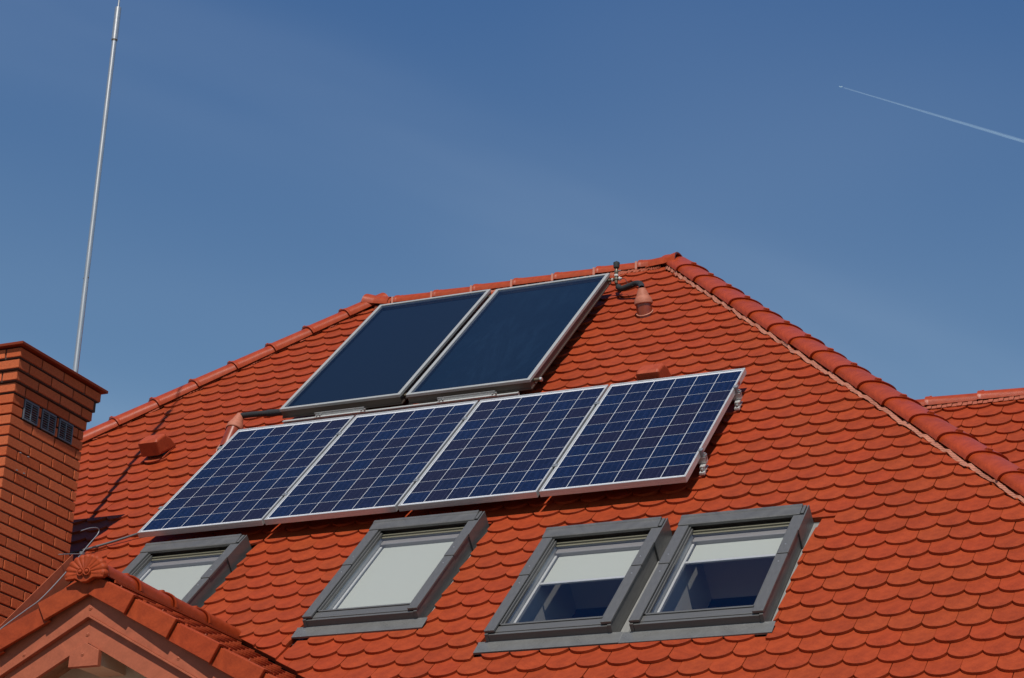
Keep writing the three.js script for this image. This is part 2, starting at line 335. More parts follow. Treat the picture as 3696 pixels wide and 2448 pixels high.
// hip caps, ridge caps
{
  const cap = capGeo(0.42, 0.146, 0.074, 0.131, 0.064), ridgeCap = capGeo(0.42, 0.140, 0.100, 0.124, 0.088), capL = capGeo(0.42, 0.155, 0.104, 0.140, 0.092);
  const hipAxisR = rp(hipR(3), 3).sub(rp(hipR(2), 2)).normalize(), hipAxisL = rp(hipL(3), 3).sub(rp(hipL(2), 2)).normalize();
  const upR = NRM.clone().add(V3(SA, CA, 0)).normalize(), upL = NRM.clone().add(V3(-SA, CA, 0)).normalize();
  const n3 = (i) => capMats[i % 3];
  for (let i = 0; i < 25; i++) {
    const v = 4.274 - 0.3166 * i; if (v < VE) break;
    const m = mesh('hip_tile', cap, n3(Math.floor(rnd() * 3)), null);
    put(m, roof, capBasis(hipAxisR, upR, rp(hipR(v), v).addScaledVector(upR, -0.042 + rr(-0.002, 0.002)).addScaledVector(hipAxisR, rr(-0.004, 0.004))));
    m.rotateZ(rr(-0.02, 0.02));
  }
  for (let i = 0; i < 25; i++) {
    const v = 4.316 - 0.3104 * i; if (v < VE) break;
    const m = mesh('hip_tile', capL, n3(Math.floor(rnd() * 3)), null);
    put(m, roof, capBasis(hipAxisL, upL, rp(hipL(v), v).addScaledVector(upL, -0.050 + rr(-0.002, 0.002))));
    m.rotateZ(rr(-0.02, 0.02));
  }
  const top = rp(0, VR); const ry = top.y - 0.092, rz = top.z;
  for (let i = 0; i < 7; i++) {
    const u = 0.154 + 0.377 * i, last = i === 6;
    const m = mesh('ridge_tile', last ? capGeo(0.30, 0.140, 0.100, 0.128, 0.092) : ridgeCap, n3(Math.floor(rnd() * 3)), null);
    put(m, roof, capBasis(V3(1, 0, 0), V3(0, 1, 0), V3(u, ry + rr(-0.002, 0.002), rz)));
    mesh('ridge_clip', bx(-0.004, -0.006, -0.028, 0.003, 0.062, -0.008, 0.001), M.clip, m).position.set(-0.123, 0, 0);
  }
  // flared end pieces where the hips meet the ridge
  const fl = capGeo(0.27, 0.142, 0.102, 0.136, 0.098, { lip: false, lug: false, flare: 0.20 });
  const a = mesh('ridge_end_tile', fl, capMats[0], null); put(a, roof, capBasis(V3(0.985, -0.17, 0).normalize(), V3(0.17, 0.985, 0).normalize(), V3(uLl - 0.02, ry + 0.035, rz)));
  const b = mesh('ridge_end_tile', fl, capMats[0], null); put(b, roof, capBasis(V3(-0.998, -0.06, 0).normalize(), V3(-0.06, 0.998, 0).normalize(), V3(uRr + 0.035, ry + 0.004, rz)));
  // crinkled roll sealing the caps to the tiles
  function roll(pts, out, w, name, h0, m = M.roll) {
    const n = 760, pos = [], idx = [], uv = []; const len = pts[0].distanceTo(pts[1]); const c = new THREE.CatmullRomCurve3(pts, false, 'catmullrom', 0);
    for (let i = 0; i <= n; i++) {
      const t = i / n, p = c.getPoint(t), wob = fbm(t * 150, h0 * 9, 1.1, 3) * 0.016, ph = t * len / 0.199, zig = 0.017 * (ph - Math.floor(ph)) - 0.008 + fbm(t * 130, 2.2, h0, 2) * 0.010, wd = w * (1 + fbm(t * 60, 4.4, h0, 2) * 0.9);
      for (let j = 0; j < 4; j++) { const f = j / 3, q = p.clone().addScaledVector(out, zig + wd * f).addScaledVector(NRM, (1 - f) * 0.012 + h0 + wob * (0.4 + f) + ((i + j) % 2) * 0.003); pos.push(q.x, q.y, q.z); uv.push(t * 5, f * 0.05); }
      if (i) for (let j = 0; j < 3; j++) { const a0 = (i - 1) * 4 + j, b0 = i * 4 + j; idx.push(a0, b0, a0 + 1, b0, b0 + 1, a0 + 1); }
    }
    const g = new THREE.BufferGeometry(); g.setAttribute('position', new THREE.Float32BufferAttribute(pos, 3)); g.setAttribute('uv', new THREE.Float32BufferAttribute(uv, 2)); g.setIndex(idx);
    const f = g.toNonIndexed(); f.computeVertexNormals();
    put(mesh(name, f, m, null), roof, new THREE.Matrix4());
  }
  const inR = EX.clone().multiplyScalar(-0.8142).addScaledVector(UPS, -0.5806), inL = EX.clone().multiplyScalar(0.8142).addScaledVector(UPS, -0.5806);
  roll([rp(hipR(4.45), 4.45, 0).addScaledVector(inR, 0.150), rp(hipR(-3.5), -3.5, 0).addScaledVector(inR, 0.150)], inR, 0.021, 'hip_roll', 0.014);
  roll([rp(hipL(4.45), 4.45, 0).addScaledVector(inL, 0.132), rp(hipL(-3.5), -3.5, 0).addScaledVector(inL, 0.132)], inL, 0.022, 'hip_roll', 0.008, M.plainClay);
  roll([rp(uLl + 0.1, VR - 0.11, 0), rp(uRr - 0.1, VR - 0.11, 0)], UPS.clone().negate(), 0.10, 'ridge_roll', 0.008, M.plainRoll);
}
// the other three slopes, seen only from elsewhere
{
  const E = rp(0, VE), R = rp(0, VR), xl = hipL(VE), xr = hipR(VE), zb = 2 * R.z - E.z;
  const quad = (...p) => { const g = new THREE.BufferGeometry().setFromPoints(p.length === 3 ? p : [p[0], p[1], p[2], p[0], p[2], p[3]]); g.computeVertexNormals(); g.setAttribute('uv', new THREE.Float32BufferAttribute(Array.from({ length: g.attributes.position.count * 2 }, (_, i) => g.attributes.position.array[Math.floor(i / 2) * 3 + (i % 2) * 2]), 2)); return g; };
  const dy = -0.03, A = V3(xl, E.y, E.z), B = V3(xr, E.y, E.z), C = V3(xr, E.y, zb), D = V3(xl, E.y, zb), P = V3(uLl, R.y + dy, R.z), Q = V3(uRr, R.y + dy, R.z);
  put(mesh('side_slope', quad(B, C, Q), M.plainClay, null), house, new THREE.Matrix4());
  put(mesh('side_slope', quad(D, A, P), M.plainClay, null), house, new THREE.Matrix4());
  put(mesh('back_slope', quad(C, D, P, Q), M.plainClay, null), house, new THREE.Matrix4());
  // walls with the gable triangle in front
  const wz = 2.0, x0 = xl + 0.6, x1 = xr - 0.6, top = E.y - 0.02;
  const front = [[x0, GY], [x1, GY], [x1, top], [GX + 2.85, top], [GX, GYR - 0.22], [GX - 2.85, top], [x0, top]];
  put(mesh('wall', T(shapeGeo(front, 0.3), 0, 0, wz - 0.3), M.plaster, null, 'front wall with the gable'), house, new THREE.Matrix4());
  const wall = (a, b, c, d) => put(mesh('wall', bx(a, GY, b, c, top, d, 0), M.plaster, null), house, new THREE.Matrix4());
  wall(x0, zb + 0.6, x0 + 0.3, wz - 0.304); wall(x1 - 0.3, zb + 0.6, x1, wz - 0.304); wall(x0 + 0.304, zb + 0.6, x1 - 0.304, zb + 0.9);
  put(mesh('attic_floor', bx(x0 + 0.304, top - 0.5, zb + 0.904, x1 - 0.304, top - 0.3, wz - 0.304, 0), M.wood, null), house, new THREE.Matrix4());
}
// lower wing behind the right hip
{
  const HB = -0.90, VW = 3.165;                                          // its plane lies 0.9 m behind the main one
  const wing = mesh('wing_roof', T(shapeGeo([[4.2, -1.4], [9.6, -1.4], [9.6, VW], [4.2, VW]], 0.08), 0, 0, -0.125), M.underlay, null, 'lower roof wing behind the right hip');
  put(wing, house, roofM(0, 0, HB));
  layTiles(wing, { u0: 4.906 + TW / 2, v0: 2.80, k0: -25, k1: 2, umin: 4.3, umax: 9.5, keep: (p) => clipPoly(p, 0, 1, VW - 0.03), limit: 60, hidden: (u, v) => v < 1.4 || u > 7.2 });
  const r = rp(0, VW, HB), cap = capGeo(0.42, 0.140, 0.100, 0.124, 0.088);
  for (let i = 0; i < 13; i++) { const m = mesh('ridge_tile', cap, capMats[i % 3], null); put(m, wing, capBasis(V3(1, 0, 0), V3(0, 1, 0), V3(4.47 + 0.39 * i, r.y - 0.092, r.z))); }
  const n = 70, strip = []; for (let i = 0; i < n; i++) strip.push(T(new THREE.BoxGeometry(0.034, 0.05 + rr(-0.004, 0.004), 0.006), 4.4 + i * 0.038, VW - 0.185, 0.016 + (i % 2) * 0.004));
  mesh('ridge_roll', strip, M.plainRoll, wing);
  const back = T(shapeGeo([[4.2, -4.6], [9.6, -4.6], [9.6, 0], [4.2, 0]], 0.06), 0, 0, -0.06);
  put(mesh('wing_back_slope', back, M.plainClay, null), house, new THREE.Matrix4().makeBasis(EX, V3(0, SA, CA), V3(0, -CA, SA)).setPosition(0, r.y - 0.02, r.z - 0.01));
}

// ---------------------------------------------------------------- roof windows
function roofWindow(i, [u, v], label, blind) {
  const g = new THREE.Group(); g.name = i ? `roof_window_${String(i).padStart(3, '0')}` : 'roof_window'; g.userData.label = label; put(g, house, roofM(u, v, 0));
  const W = WW, L = WL, add = (n, geo, m, lab) => mesh(n, geo, m, g, lab);
  // flashing: apron below, channels at the sides, gutter above
  // profile lies in (y, z): build it directly
  const ap = new THREE.BufferGeometry(); { const P = [[0.001, 0.026], [-0.010, 0.021], [-0.060, 0.019], [-0.100, 0.017], [-0.100, 0.004]], pos = [], uv = []; for (let k = 0; k + 1 < P.length; k++) { const [a, b] = P[k], [c, d] = P[k + 1], x0 = -0.05, x1 = W + 0.06; for (const q of [[x0, a, b], [x0, c, d], [x1, c, d], [x0, a, b], [x1, c, d], [x1, a, b]]) { pos.push(...q); uv.push(q[0], q[1]); } } ap.setAttribute('position', new THREE.Float32BufferAttribute(pos, 3)); ap.setAttribute('uv', new THREE.Float32BufferAttribute(uv, 2)); ap.computeVertexNormals(); }
  add('apron_flashing', ap, M.greyLight);
  add('side_flashing', [bx(-0.062, -0.11, -0.036, -0.002, L + 0.01, -0.030)], M.greyLight);
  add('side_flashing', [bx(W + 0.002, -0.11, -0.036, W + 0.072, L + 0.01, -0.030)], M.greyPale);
  add('gutter_flashing', bx(-0.06, L + 0.012, -0.037, W + 0.07, L + 0.10, -0.031), M.greyLight);
  // outer frame
  add('frame', [bx(0, 0, -0.04, 0.022, L, 0.074, 0.002), bx(W - 0.022, 0, -0.04, W, L, 0.074, 0.002), bx(0.023, 0.002, 0.004, W - 0.023, 0.022, 0.068, 0.002), bx(0.023, L - 0.05, 0.004, W - 0.023, L - 0.004, 0.080, 0.002)], M.grey);
  // sash bottom rail and side rails with two cover pieces each
  add('bottom_rail', [bx(0.026, 0.024, 0.046, W - 0.026, 0.088, 0.072, 0.003), bx(0.066, 0.092, 0.050, W - 0.066, 0.108, 0.077, 0.003)], M.grey);
  for (const s of [0, 1]) {
    const X = (x) => s ? W - x : x, B = (x0, y0, z0, x1, y1, z1, r) => bx(Math.min(X(x0), X(x1)), y0, z0, Math.max(X(x0), X(x1)), y1, z1, r);
    add('lower_cover', B(-0.003, 0.012, 0.0755, 0.062, L * 0.535, 0.092, 0.004), M.grey);
    add('upper_cover', B(-0.005, L * 0.535 + 0.003, 0.0755, 0.064, L - 0.107, 0.096, 0.004), M.grey);
    add('glazing_bead', [B(0.066, 0.092, 0.050, 0.074, L - 0.10, 0.082, 0.002), B(0.075, 0.110, 0.048, 0.083, L - 0.10, 0.068, 0.002)], M.grey);
    add('screw', [rod(V3(X(0.032), L * 0.62, 0.0955), V3(X(0.032), L * 0.62, 0.0985), 0.005, 0.004, 10)], M.steel);
    add('screw', [rod(V3(X(0.032), L * 0.46, 0.0915), V3(X(0.032), L * 0.46, 0.0945), 0.005, 0.004, 10)], M.steel);
  }
  add('side_plate', bx(W + 0.001, L - 0.30, -0.03, W + 0.010, L + 0.012, 0.096, 0.002), M.grey);
  // hood over the top rail
  const prof = [[L - 0.104, 0.082], [L - 0.104, 0.098], [L - 0.098, 0.102], [L - 0.026, 0.107], [L - 0.020, 0.112], [L + 0.002, 0.112], [L + 0.006, 0.108], [L + 0.006, 0.0815], [L - 0.02, 0.0815]];
  const hg = shapeGeo(prof.map(([y, z]) => [y, z]), W - 0.022, 0.002); // x=y', y=z', extruded along local z -> turn to (x along u)
  hg.applyMatrix4(new THREE.Matrix4().makeBasis(V3(0, 1, 0), V3(0, 0, 1), V3(1, 0, 0))); add('top_hood', T(hg, -0.004, 0, 0), M.grey);
  add('hood_end', bx(W - 0.022, L - 0.095, 0.0812, W - 0.003, L + 0.004, 0.102, 0.003), M.grey);
  // glazing and what stands behind it
  const pane = new THREE.PlaneGeometry(W - 0.164, L - 0.195); add('pane', T(pane, W / 2, 0.107 + (L - 0.195) / 2, 0.062), glass);
  add('gasket', [bx(0.084, L - 0.118, 0.034, W - 0.084, L - 0.102, 0.056, 0.002), bx(0.084, L - 0.138, 0.028, W - 0.084, L - 0.121, 0.046, 0.002)], M.olive);
  add('lining', [bx(0.066, 0.10, -0.42, 0.080, L - 0.085, 0.046, 0), bx(W - 0.080, 0.10, -0.42, W - 0.066, L - 0.085, 0.046, 0), bx(0.081, L - 0.095, -0.42, W - 0.081, L - 0.083, 0.027, 0), bx(0.087, 0.10, -0.42, W - 0.087, 0.114, 0.046, 0)], M.white);
  const bt = L - 0.175, bb = bt - (bt - 0.135) * blind;
  add('blind_case', [bx(0.086, bt - 0.012, -0.012, W - 0.086, L - 0.120, 0.026, 0.008)], M.aluDark);
  add('blind', [bx(0.108, bb, -0.004, W - 0.108, bt, -0.002, 0)], M.blind);
  add('blind_bar', [bx(0.098, bb - 0.022, -0.009, W - 0.098, bb, 0.004, 0.003)], M.alu);
  add('blind_rail', [bx(0.084, 0.118, -0.012, 0.100, bt - 0.014, 0.010, 0.002)], M.alu);
  add('blind_rail', [bx(W - 0.100, 0.118, -0.012, W - 0.084, bt - 0.014, 0.010, 0.002)], M.alu);
  return g;
}
roofWindow(0, WINS[0], 'roof window half hidden by the small gable, blind nearly closed', 0.9);
roofWindow(1, WINS[1], 'roof window with its pale blind drawn right down', 1.0);
roofWindow(2, WINS[2], 'left window of the joined pair, blind half down', 0.37);
roofWindow(3, WINS[3], 'right window of the joined pair, blind a third down', 0.24);

// ---------------------------------------------------------------- cross gable in front
const ST = (x) => GYR - GT * Math.abs(x - GX);                          // tile surface of the gable at z = front
{
  const cg = Math.cos(GA), sg = Math.sin(GA), SMAX = 2.94;
  const zv = (s) => 0.837 + 0.487 * s;
  const mR = new THREE.Matrix4().makeBasis(V3(0, 0, -1), V3(-cg, sg, 0), V3(sg, cg, 0)).setPosition(GX, GYR, 0);
  const mL = new THREE.Matrix4().makeBasis(V3(0, 0, 1), V3(cg, sg, 0), V3(-sg, cg, 0)).setPosition(GX, GYR, 0);
  // local x = -z (right) or z (left), local y = -s
  const right = mesh('gable_roof', T(shapeGeo([[-2.27, 0], [-2.27, -SMAX], [-zv(SMAX) + 0.01, -SMAX], [-zv(0), 0]], 0.07), 0, 0, -0.115), M.underlay, null, 'right slope of the small front gable');
  put(right, house, mR);
  const left = mesh('gable_roof', T(shapeGeo([[zv(0), 0], [zv(SMAX) - 0.01, -SMAX], [2.27, -SMAX], [2.27, 0]], 0.07), 0, 0, -0.115), M.underlay, null, 'left slope of the small front gable');
  put(left, house, mL);
  const kR = (p) => { let q = clipPoly(p, -1, 0, 2.262); q = q.length > 2 ? clipPoly(q, 0, 1, -0.03) : q; return q.length > 2 ? clipPoly(q, 1, -0.487, -0.837 - 0.03) : null; };
  const kL = (p) => { let q = clipPoly(p, 1, 0, 2.262); q = q.length > 2 ? clipPoly(q, 0, 1, -0.03) : q; return q.length > 2 ? clipPoly(q, -1, -0.487, -0.837 - 0.03) : null; };
  layTiles(right, { u0: -2.262 + TW / 2, v0: -0.17, k0: -17, k1: 1, umin: -2.4, umax: -0.7, keep: kR, limit: 200 });
  layTiles(left, { u0: 2.262 - TW / 2, v0: -0.17, k0: -17, k1: 1, umin: 0.7, umax: 2.4, keep: kL, limit: 0 });
  // verge tiles: a top lip and a deep flange in front
  for (const s of [1, -1]) for (let i = 0; i < 9; i++) {
    const a = 0.008 + i * 0.331, l = 0.352, parent = s > 0 ? right : left;
    const fl = T(shapeGeo([[0, -0.112], [l, -0.104], [l, 0.014], [0, -0.004]], 0.016, 0.003), 0, 0, -0.016);
    const lip = T(shapeGeo([[0, -0.010], [l, 0.003], [l, 0.016], [0, 0.002]], 0.10, 0.003), 0, 0, -0.117);
    const g = merged([fl, lip]);
    if (s < 0) { g.scale(1, 1, -1); flip(g); }
    const m = mesh('verge_tile', g, tileMats[(i * 2 + (s > 0 ? 0 : 3)) % 6], null);
    const ax = V3(s * cg, -sg, 0), ay = V3(s * sg, cg, 0);             // down the slope, out of it, to the front (or back)
    put(m, parent, new THREE.Matrix4().makeBasis(ax, ay, V3(0, 0, s)).setPosition(V3(GX, GYR + 0.001, GZ - 0.012).addScaledVector(ax, a)));
    m.rotateY(s * -0.08);
    mesh('verge_screw', rod(V3(0.2, 0.004, s * -0.045), V3(0.2, 0.020, s * -0.045), 0.006, 0.004, 8), M.paint, m);
  }
  function flip(g) { const p = g.attributes; for (const k of ['position', 'normal', 'uv']) { const a = p[k], n = a.itemSize, t = []; for (let i = 0; i < a.count; i += 3) for (let q = 0; q < n; q++) { const x = a.array[(i + 1) * n + q]; a.array[(i + 1) * n + q] = a.array[(i + 2) * n + q]; a.array[(i + 2) * n + q] = x; } } g.computeVertexNormals(); }
  // barge boards in painted sheet metal: upper board, drip edge, lower board
  const chev = (o0, o1, x = 2.6) => [[GX - x, ST(GX - x) + o1], [GX, GYR + o1], [GX + x, ST(GX + x) + o1], [GX + x, ST(GX + x) + o0], [GX, GYR + o0], [GX - x, ST(GX - x) + o0]];
  const half = (o0, o1, s, x = 2.6) => { const p = [[GX, GYR + o1], [GX + s * x, ST(GX + x) + o1], [GX + s * x, ST(GX + x) + o0], [GX, GYR + o0]]; return s > 0 ? p : p.reverse(); };
  const gab = (n, geo, m, lab) => put(mesh(n, geo, m, null, lab), house, new THREE.Matrix4());
  for (const s of [1, -1]) {
    gab('barge_board', T(shapeGeo(half(-0.236, -0.05, s), 0.022, 0.001), 0, 0, 2.262), M.paint);
    gab('drip_edge', T(shapeGeo(half(-0.250, -0.237, s), 0.046, 0.002), 0, 0, 2.256), M.paint);
    gab('barge_board', T(shapeGeo(half(-0.392, -0.251, s), 0.022, 0.001), 0, 0, 2.250), M.paint);
    // boarded soffit
    gab('soffit', T(shapeGeo(half(-0.30, -0.27, s, 2.5), 0.246), 0, 0, 2.002), M.wood);
  }
  const px = 1.326; // purlin end with its five-sided cover
  const pent = [[px - 0.098, -1.560], [px + 0.098, -1.560], [px + 0.096, -1.472], [px, -1.424], [px - 0.096, -1.472]];
  const pc = gab('purlin_cover', T(shapeGeo(pent, 0.03, 0.002), 0, 0, 2.266), M.paint);
  gab('purlin', T(shapeGeo(pent.map(([x, y]) => [px + (x - px) * 0.86, y + 0.012]), 0.264), 0, 0, 2.001), M.plaster);
  const screw = (x, y, z) => { const m = gab('screw', [new THREE.SphereGeometry(0.008, 10, 8).scale(1, 1, 0.7), T(new THREE.TorusGeometry(0.010, 0.0035, 6, 14), 0, 0, -0.001)], M.paint); m.position.add(V3(x, y, z)); };
  screw(1.328, -1.225, 2.286); screw(1.318, -1.372, 2.274); screw(1.316, -1.49, 2.298); screw(1.94, -1.55, 2.285);
  for (let i = 1; i < 5; i++) { screw(GX - i * 0.42, ST(GX - i * 0.42) - 0.205, 2.285); }
  // ridge of the gable
  const cap = capGeo(0.42, 0.122, 0.102, 0.106, 0.090);
  for (const z of [2.345, 2.0, 1.625, 1.25]) { const m = mesh('ridge_tile', cap, capMats[Math.floor(rnd() * 3)], null); put(m, right, capBasis(V3(0, 0, -1), V3(0, 1, 0), V3(GX, GYR - 0.030, z))); }
  for (const s of [1, -1]) { // comb strip under the caps
    const comb = []; for (let i = 0; i < 60; i++) comb.push(T(new THREE.BoxGeometry(0.012, 0.016, 0.020), 0, 0, 2.25 - i * 0.0235));
    const m = mesh('ridge_comb', comb, M.plainClay, null); put(m, s > 0 ? right : left, new THREE.Matrix4().makeTranslation(GX + s * 0.126, GYR - GT * 0.126 + 0.024, 0));
  }
  // shell-shaped ridge end
  const NA = 108, NR = 10, pos = [], idx = [], uv = [], lobes = 11;
  const edge = (t) => { const a = t * Math.PI * 1.14 - 0.07 * Math.PI; const lob = Math.abs(Math.sin(t * lobes * Math.PI)); return { a, r: (0.122 + 0.018 * Math.pow(Math.abs(Math.cos(a)), 2)) * (0.95 + 0.05 * Math.pow(lob, 0.7)), lob }; };
  for (let i = 0; i <= NA; i++) { const e = edge(i / NA); for (let j = 0; j <= NR; j++) { const f = j / NR, r = e.r * f; const rib = (0.0055 * Math.pow(e.lob, 0.8) - 0.003) * smooth(0.22, 0.45, f) + 0.005 * smooth(0.86, 0.93, f) * (1 - smooth(0.95, 1, f)) + 0.004 * (1 - f * f); pos.push(r * Math.cos(e.a), r * Math.sin(e.a) * 0.94, 0.018 + rib - 0.012 * smooth(0.96, 1, f)); uv.push(r * Math.cos(e.a), r * Math.sin(e.a)); } }
  for (let i = 0; i < NA; i++) for (let j = 0; j < NR; j++) { const a = i * (NR + 1) + j, b = a + NR + 1; idx.push(a, a + 1, b + 1, a, b + 1, b); }
  const base = pos.length / 3; for (let i = 0; i <= NA; i++) { const e = edge(i / NA); pos.push(e.r * Math.cos(e.a), e.r * Math.sin(e.a) * 0.94, -0.012); uv.push(0, 0); if (i) { const a = (i - 1) * (NR + 1) + NR, b = i * (NR + 1) + NR; idx.push(a, base + i - 1, base + i, a, base + i, b); } }
  const sg2 = new THREE.BufferGeometry(); sg2.setAttribute('position', new THREE.Float32BufferAttribute(pos, 3)); sg2.setAttribute('uv', new THREE.Float32BufferAttribute(uv, 2)); sg2.setIndex(idx); sg2.computeVertexNormals();
  const low = shapeGeo([[-0.135, -0.004], [-0.125, -0.034], [-0.06, -0.030], [-0.018, -0.052], [0.018, -0.052], [0.06, -0.030], [0.125, -0.034], [0.135, -0.004]], 0.026, 0.003);
  const boss = (x) => [T(new THREE.SphereGeometry(0.013, 14, 10).scale(1, 1, 0.8), x, 0.004, 0.034), T(new THREE.TorusGeometry(0.020, 0.0045, 8, 20), x, 0.004, 0.032)];
  const shell = mesh('shell_finial', [sg2, T(low, 0, 0, -0.008), ...boss(-0.021), ...boss(0.023)], tileMats[2], null, 'scallop shell shaped clay ridge end');
  put(shell, right, new THREE.Matrix4().setPosition(1.322, -1.043, 2.352));
}

// ---------------------------------------------------------------- chimney
{
  const CY0 = -2.2, CT = 1.060, CH = 0.0755;                             // top of the highest course, course height
  const VY0 = CT - 6 * CH + 0.004, VY1 = CT - 4 * CH - 0.004, VENTS = [[0.818, 0.655], [0.614, 0.451], [0.410, 0.247]];   // two courses left open for the vents
  const chim = mesh('chimney', [bx(CHX0 + 0.012, CY0, CHZ0 + 0.012, CHX1 - 0.012, VY0 - 0.004, CHZ1 - 0.012, 0), bx(CHX0 + 0.012, VY0 - 0.004, CHZ0 + 0.012, CHX1 - 0.16, VY1 + 0.004, CHZ1 - 0.012, 0), bx(CHX0 + 0.012, VY1 + 0.004, CHZ0 + 0.012, CHX1 - 0.012, CT + 0.002, CHZ1 - 0.012, 0)], M.mortar, null, 'red clinker brick chimney with stepped top');
  put(chim, house, new THREE.Matrix4());
  const bake = {};
  const brick = (w, d, x0, y0, z0) => {
    const k = `${w.toFixed(3)}_${d.toFixed(3)}`; bake[k] ??= new RoundedBoxGeometry(w, CH - 0.013, d, 1, 0.0035);
    const m = mesh('brick', bake[k], brickMats[Math.floor(rnd() * 4)], null);
    put(m, chim, new THREE.Matrix4().setPosition(x0 + w / 2 + rr(-0.001, 0.001), y0 + (CH - 0.013) / 2, z0 + d / 2)); m.rotateY(rr(-0.004, 0.004));
  };
  const step = [0.066, 0.052, 0.032, 0.011];
  const J = 0.012, BL = 0.246, BH = 0.118;
  for (let c = 0; c < 30; c++) {
    const y0 = CT - (c + 1) * CH + 0.006, o = step[c] ?? 0, X1 = CHX1 + o, X0 = CHX0 - o, Z1 = CHZ1 + o, Z0 = CHZ0 - o;
    if (y0 < -1.75) break;
    if (o) put(mesh('corbel_bed', bx(X0 + 0.008, y0 - 0.007, Z0 + 0.008, X1 - 0.008, y0 + CH - 0.009, Z1 - 0.008, 0), M.mortar, null), chim, new THREE.Matrix4());
    const alt = c & 1;
    // right face
    let z = alt ? Z1 - BH - J : Z1, len = alt ? BL : BL;
    for (let i = 0; i < 8 && z > Z0 + 0.03; i++) { let l = Math.min(len, z - Z0); if (l > 0.03) { let seg = [[z - l, z]]; if (c === 4 || c === 5) for (const [b, a] of VENTS) seg = seg.flatMap(([p, q]) => [[p, Math.min(q, a - 0.004)], [Math.max(p, b + 0.004), q]]); for (const [p, q] of seg) if (q - p > 0.012) brick(BH, q - p, X1 - BH, y0, p); } z -= l + J; }
    // front face
    let x = alt ? X1 : X1 - BH - J;
    for (let i = 0; i < 8 && x > X0 + 0.03; i++) { const l = Math.min(BL, x - X0); if (l > 0.03) brick(l, BH, x - l, y0, Z1 - BH); x -= l + J; }
  }
  put(mesh('cap', [bx(CHX0 - 0.100, CT + 0.004, CHZ0 - 0.100, CHX1 + 0.100, CT + 0.026, CHZ1 + 0.100, 0.004), bx(CHX0 - 0.07, CT + 0.026, CHZ0 - 0.07, CHX1 + 0.07, CT + 0.040, CHZ1 + 0.07, 0.006)], clay(0.62, 1.05), null, 'thin terracotta cap slab'), chim, new THREE.Matrix4());
  // three vent grilles on the right face
  for (const [z1, z0] of VENTS) {
    const y0 = VY0, y1 = VY1, X = CHX1 - 0.006, parts = [];
    parts.push(bx(X, y0, z0, X + 0.012, y0 + 0.012, z1, 0.001), bx(X, y1 - 0.012, z0, X + 0.012, y1, z1, 0.001), bx(X, y0 + 0.0125, z0, X + 0.012, y1 - 0.0125, z0 + 0.011, 0.001), bx(X, y0 + 0.0125, z1 - 0.011, X + 0.012, y1 - 0.0125, z1, 0.001), bx(X, y0 + 0.0125, (z0 + z1) / 2 - 0.006, X + 0.011, y1 - 0.0125, (z0 + z1) / 2 + 0.006, 0.001));
    for (const [a, b] of [[z0 + 0.0115, (z0 + z1) / 2 - 0.0065], [(z0 + z1) / 2 + 0.0065, z1 - 0.0115]]) for (let i = 0; i < 7; i++) parts.push(bx(X + 0.002, y0 + 0.0205 + i * 0.0165, a, X + 0.009, y0 + 0.0255 + i * 0.0165, b, 0.0008));
    put(mesh('vent_grille', parts, M.grille, null), chim, new THREE.Matrix4());
  }
  // sheet flashing along the slope on the right face
  const y = (z) => (-(z + 0.105) / CA) * SA - 0.107;
  const fl = new THREE.Shape([[-CHZ1 - 0.05, y(CHZ1 + 0.05) - 0.05], [-CHZ0 + 0.03, y(CHZ0 - 0.03) - 0.05], [-CHZ0 + 0.03, y(CHZ0 - 0.03) + 0.155], [-CHZ1 - 0.05, y(CHZ1 + 0.05) + 0.155]].map(([a, b]) => new THREE.Vector2(a, b)));
  const fg = new THREE.ExtrudeGeometry(fl, { depth: 0.006, bevelEnabled: false }); fg.rotateY(Math.PI / 2);
  put(mesh('chimney_flashing', T(fg, CHX1 + 0.002, 0, 0), M.paint, null), chim, new THREE.Matrix4());
  put(mesh('chimney_flashing', bx(CHX0, y(CHZ0) - 0.06, CHZ0 - 0.03, CHX1 + 0.006, y(CHZ0) + 0.16, CHZ0 - 0.002, 0), M.paint, null), chim, new THREE.Matrix4());
  // pale screw plugs left in the brickwork
  for (const [zz, yy] of [[0.80, 0.372], [0.71, 0.372], [0.815, 0.243], [0.735, 0.246]]) put(mesh('wall_plug', rod(V3(CHX1, yy, zz), V3(CHX1 + 0.012, yy - 0.002, zz), 0.0045, 0.004, 8), M.galv, null), chim, new THREE.Matrix4());
}

// ---------------------------------------------------------------- photovoltaic panels
const PW = 0.992, PL = 1.657, PS = 1.012, PT = 0.15;
const cellMats = (() => {
  const mk = (r, g, b, s) => {
    const t = tex(128, 1, (x, y) => {
      const gr = 1 + per(x, y, 7, s, 2) * 0.5 + per(x, y, 22, s + 3, 2) * 0.35;
      let c = [r * gr, g * gr, b * gr];
      for (const q of [0.2, 0.5, 0.8]) if (Math.abs(x - q) < 0.006) c = [0.22, 0.22, 0.28];
      return c;
    });
    t.wrapS = t.wrapT = THREE.ClampToEdgeWrapping;
    return mat(lin(1, 1, 1), 0.7, { map: t, specularIntensity: 0.0 });
  };
  return [mk(0.085, 0.108, 0.190, 1.1), mk(0.098, 0.108, 0.180, 2.2), mk(0.080, 0.114, 0.205, 3.3), mk(0.108, 0.105, 0.162, 4.4), mk(0.090, 0.110, 0.192, 5.5), mk(0.078, 0.118, 0.218, 6.6)];
})();
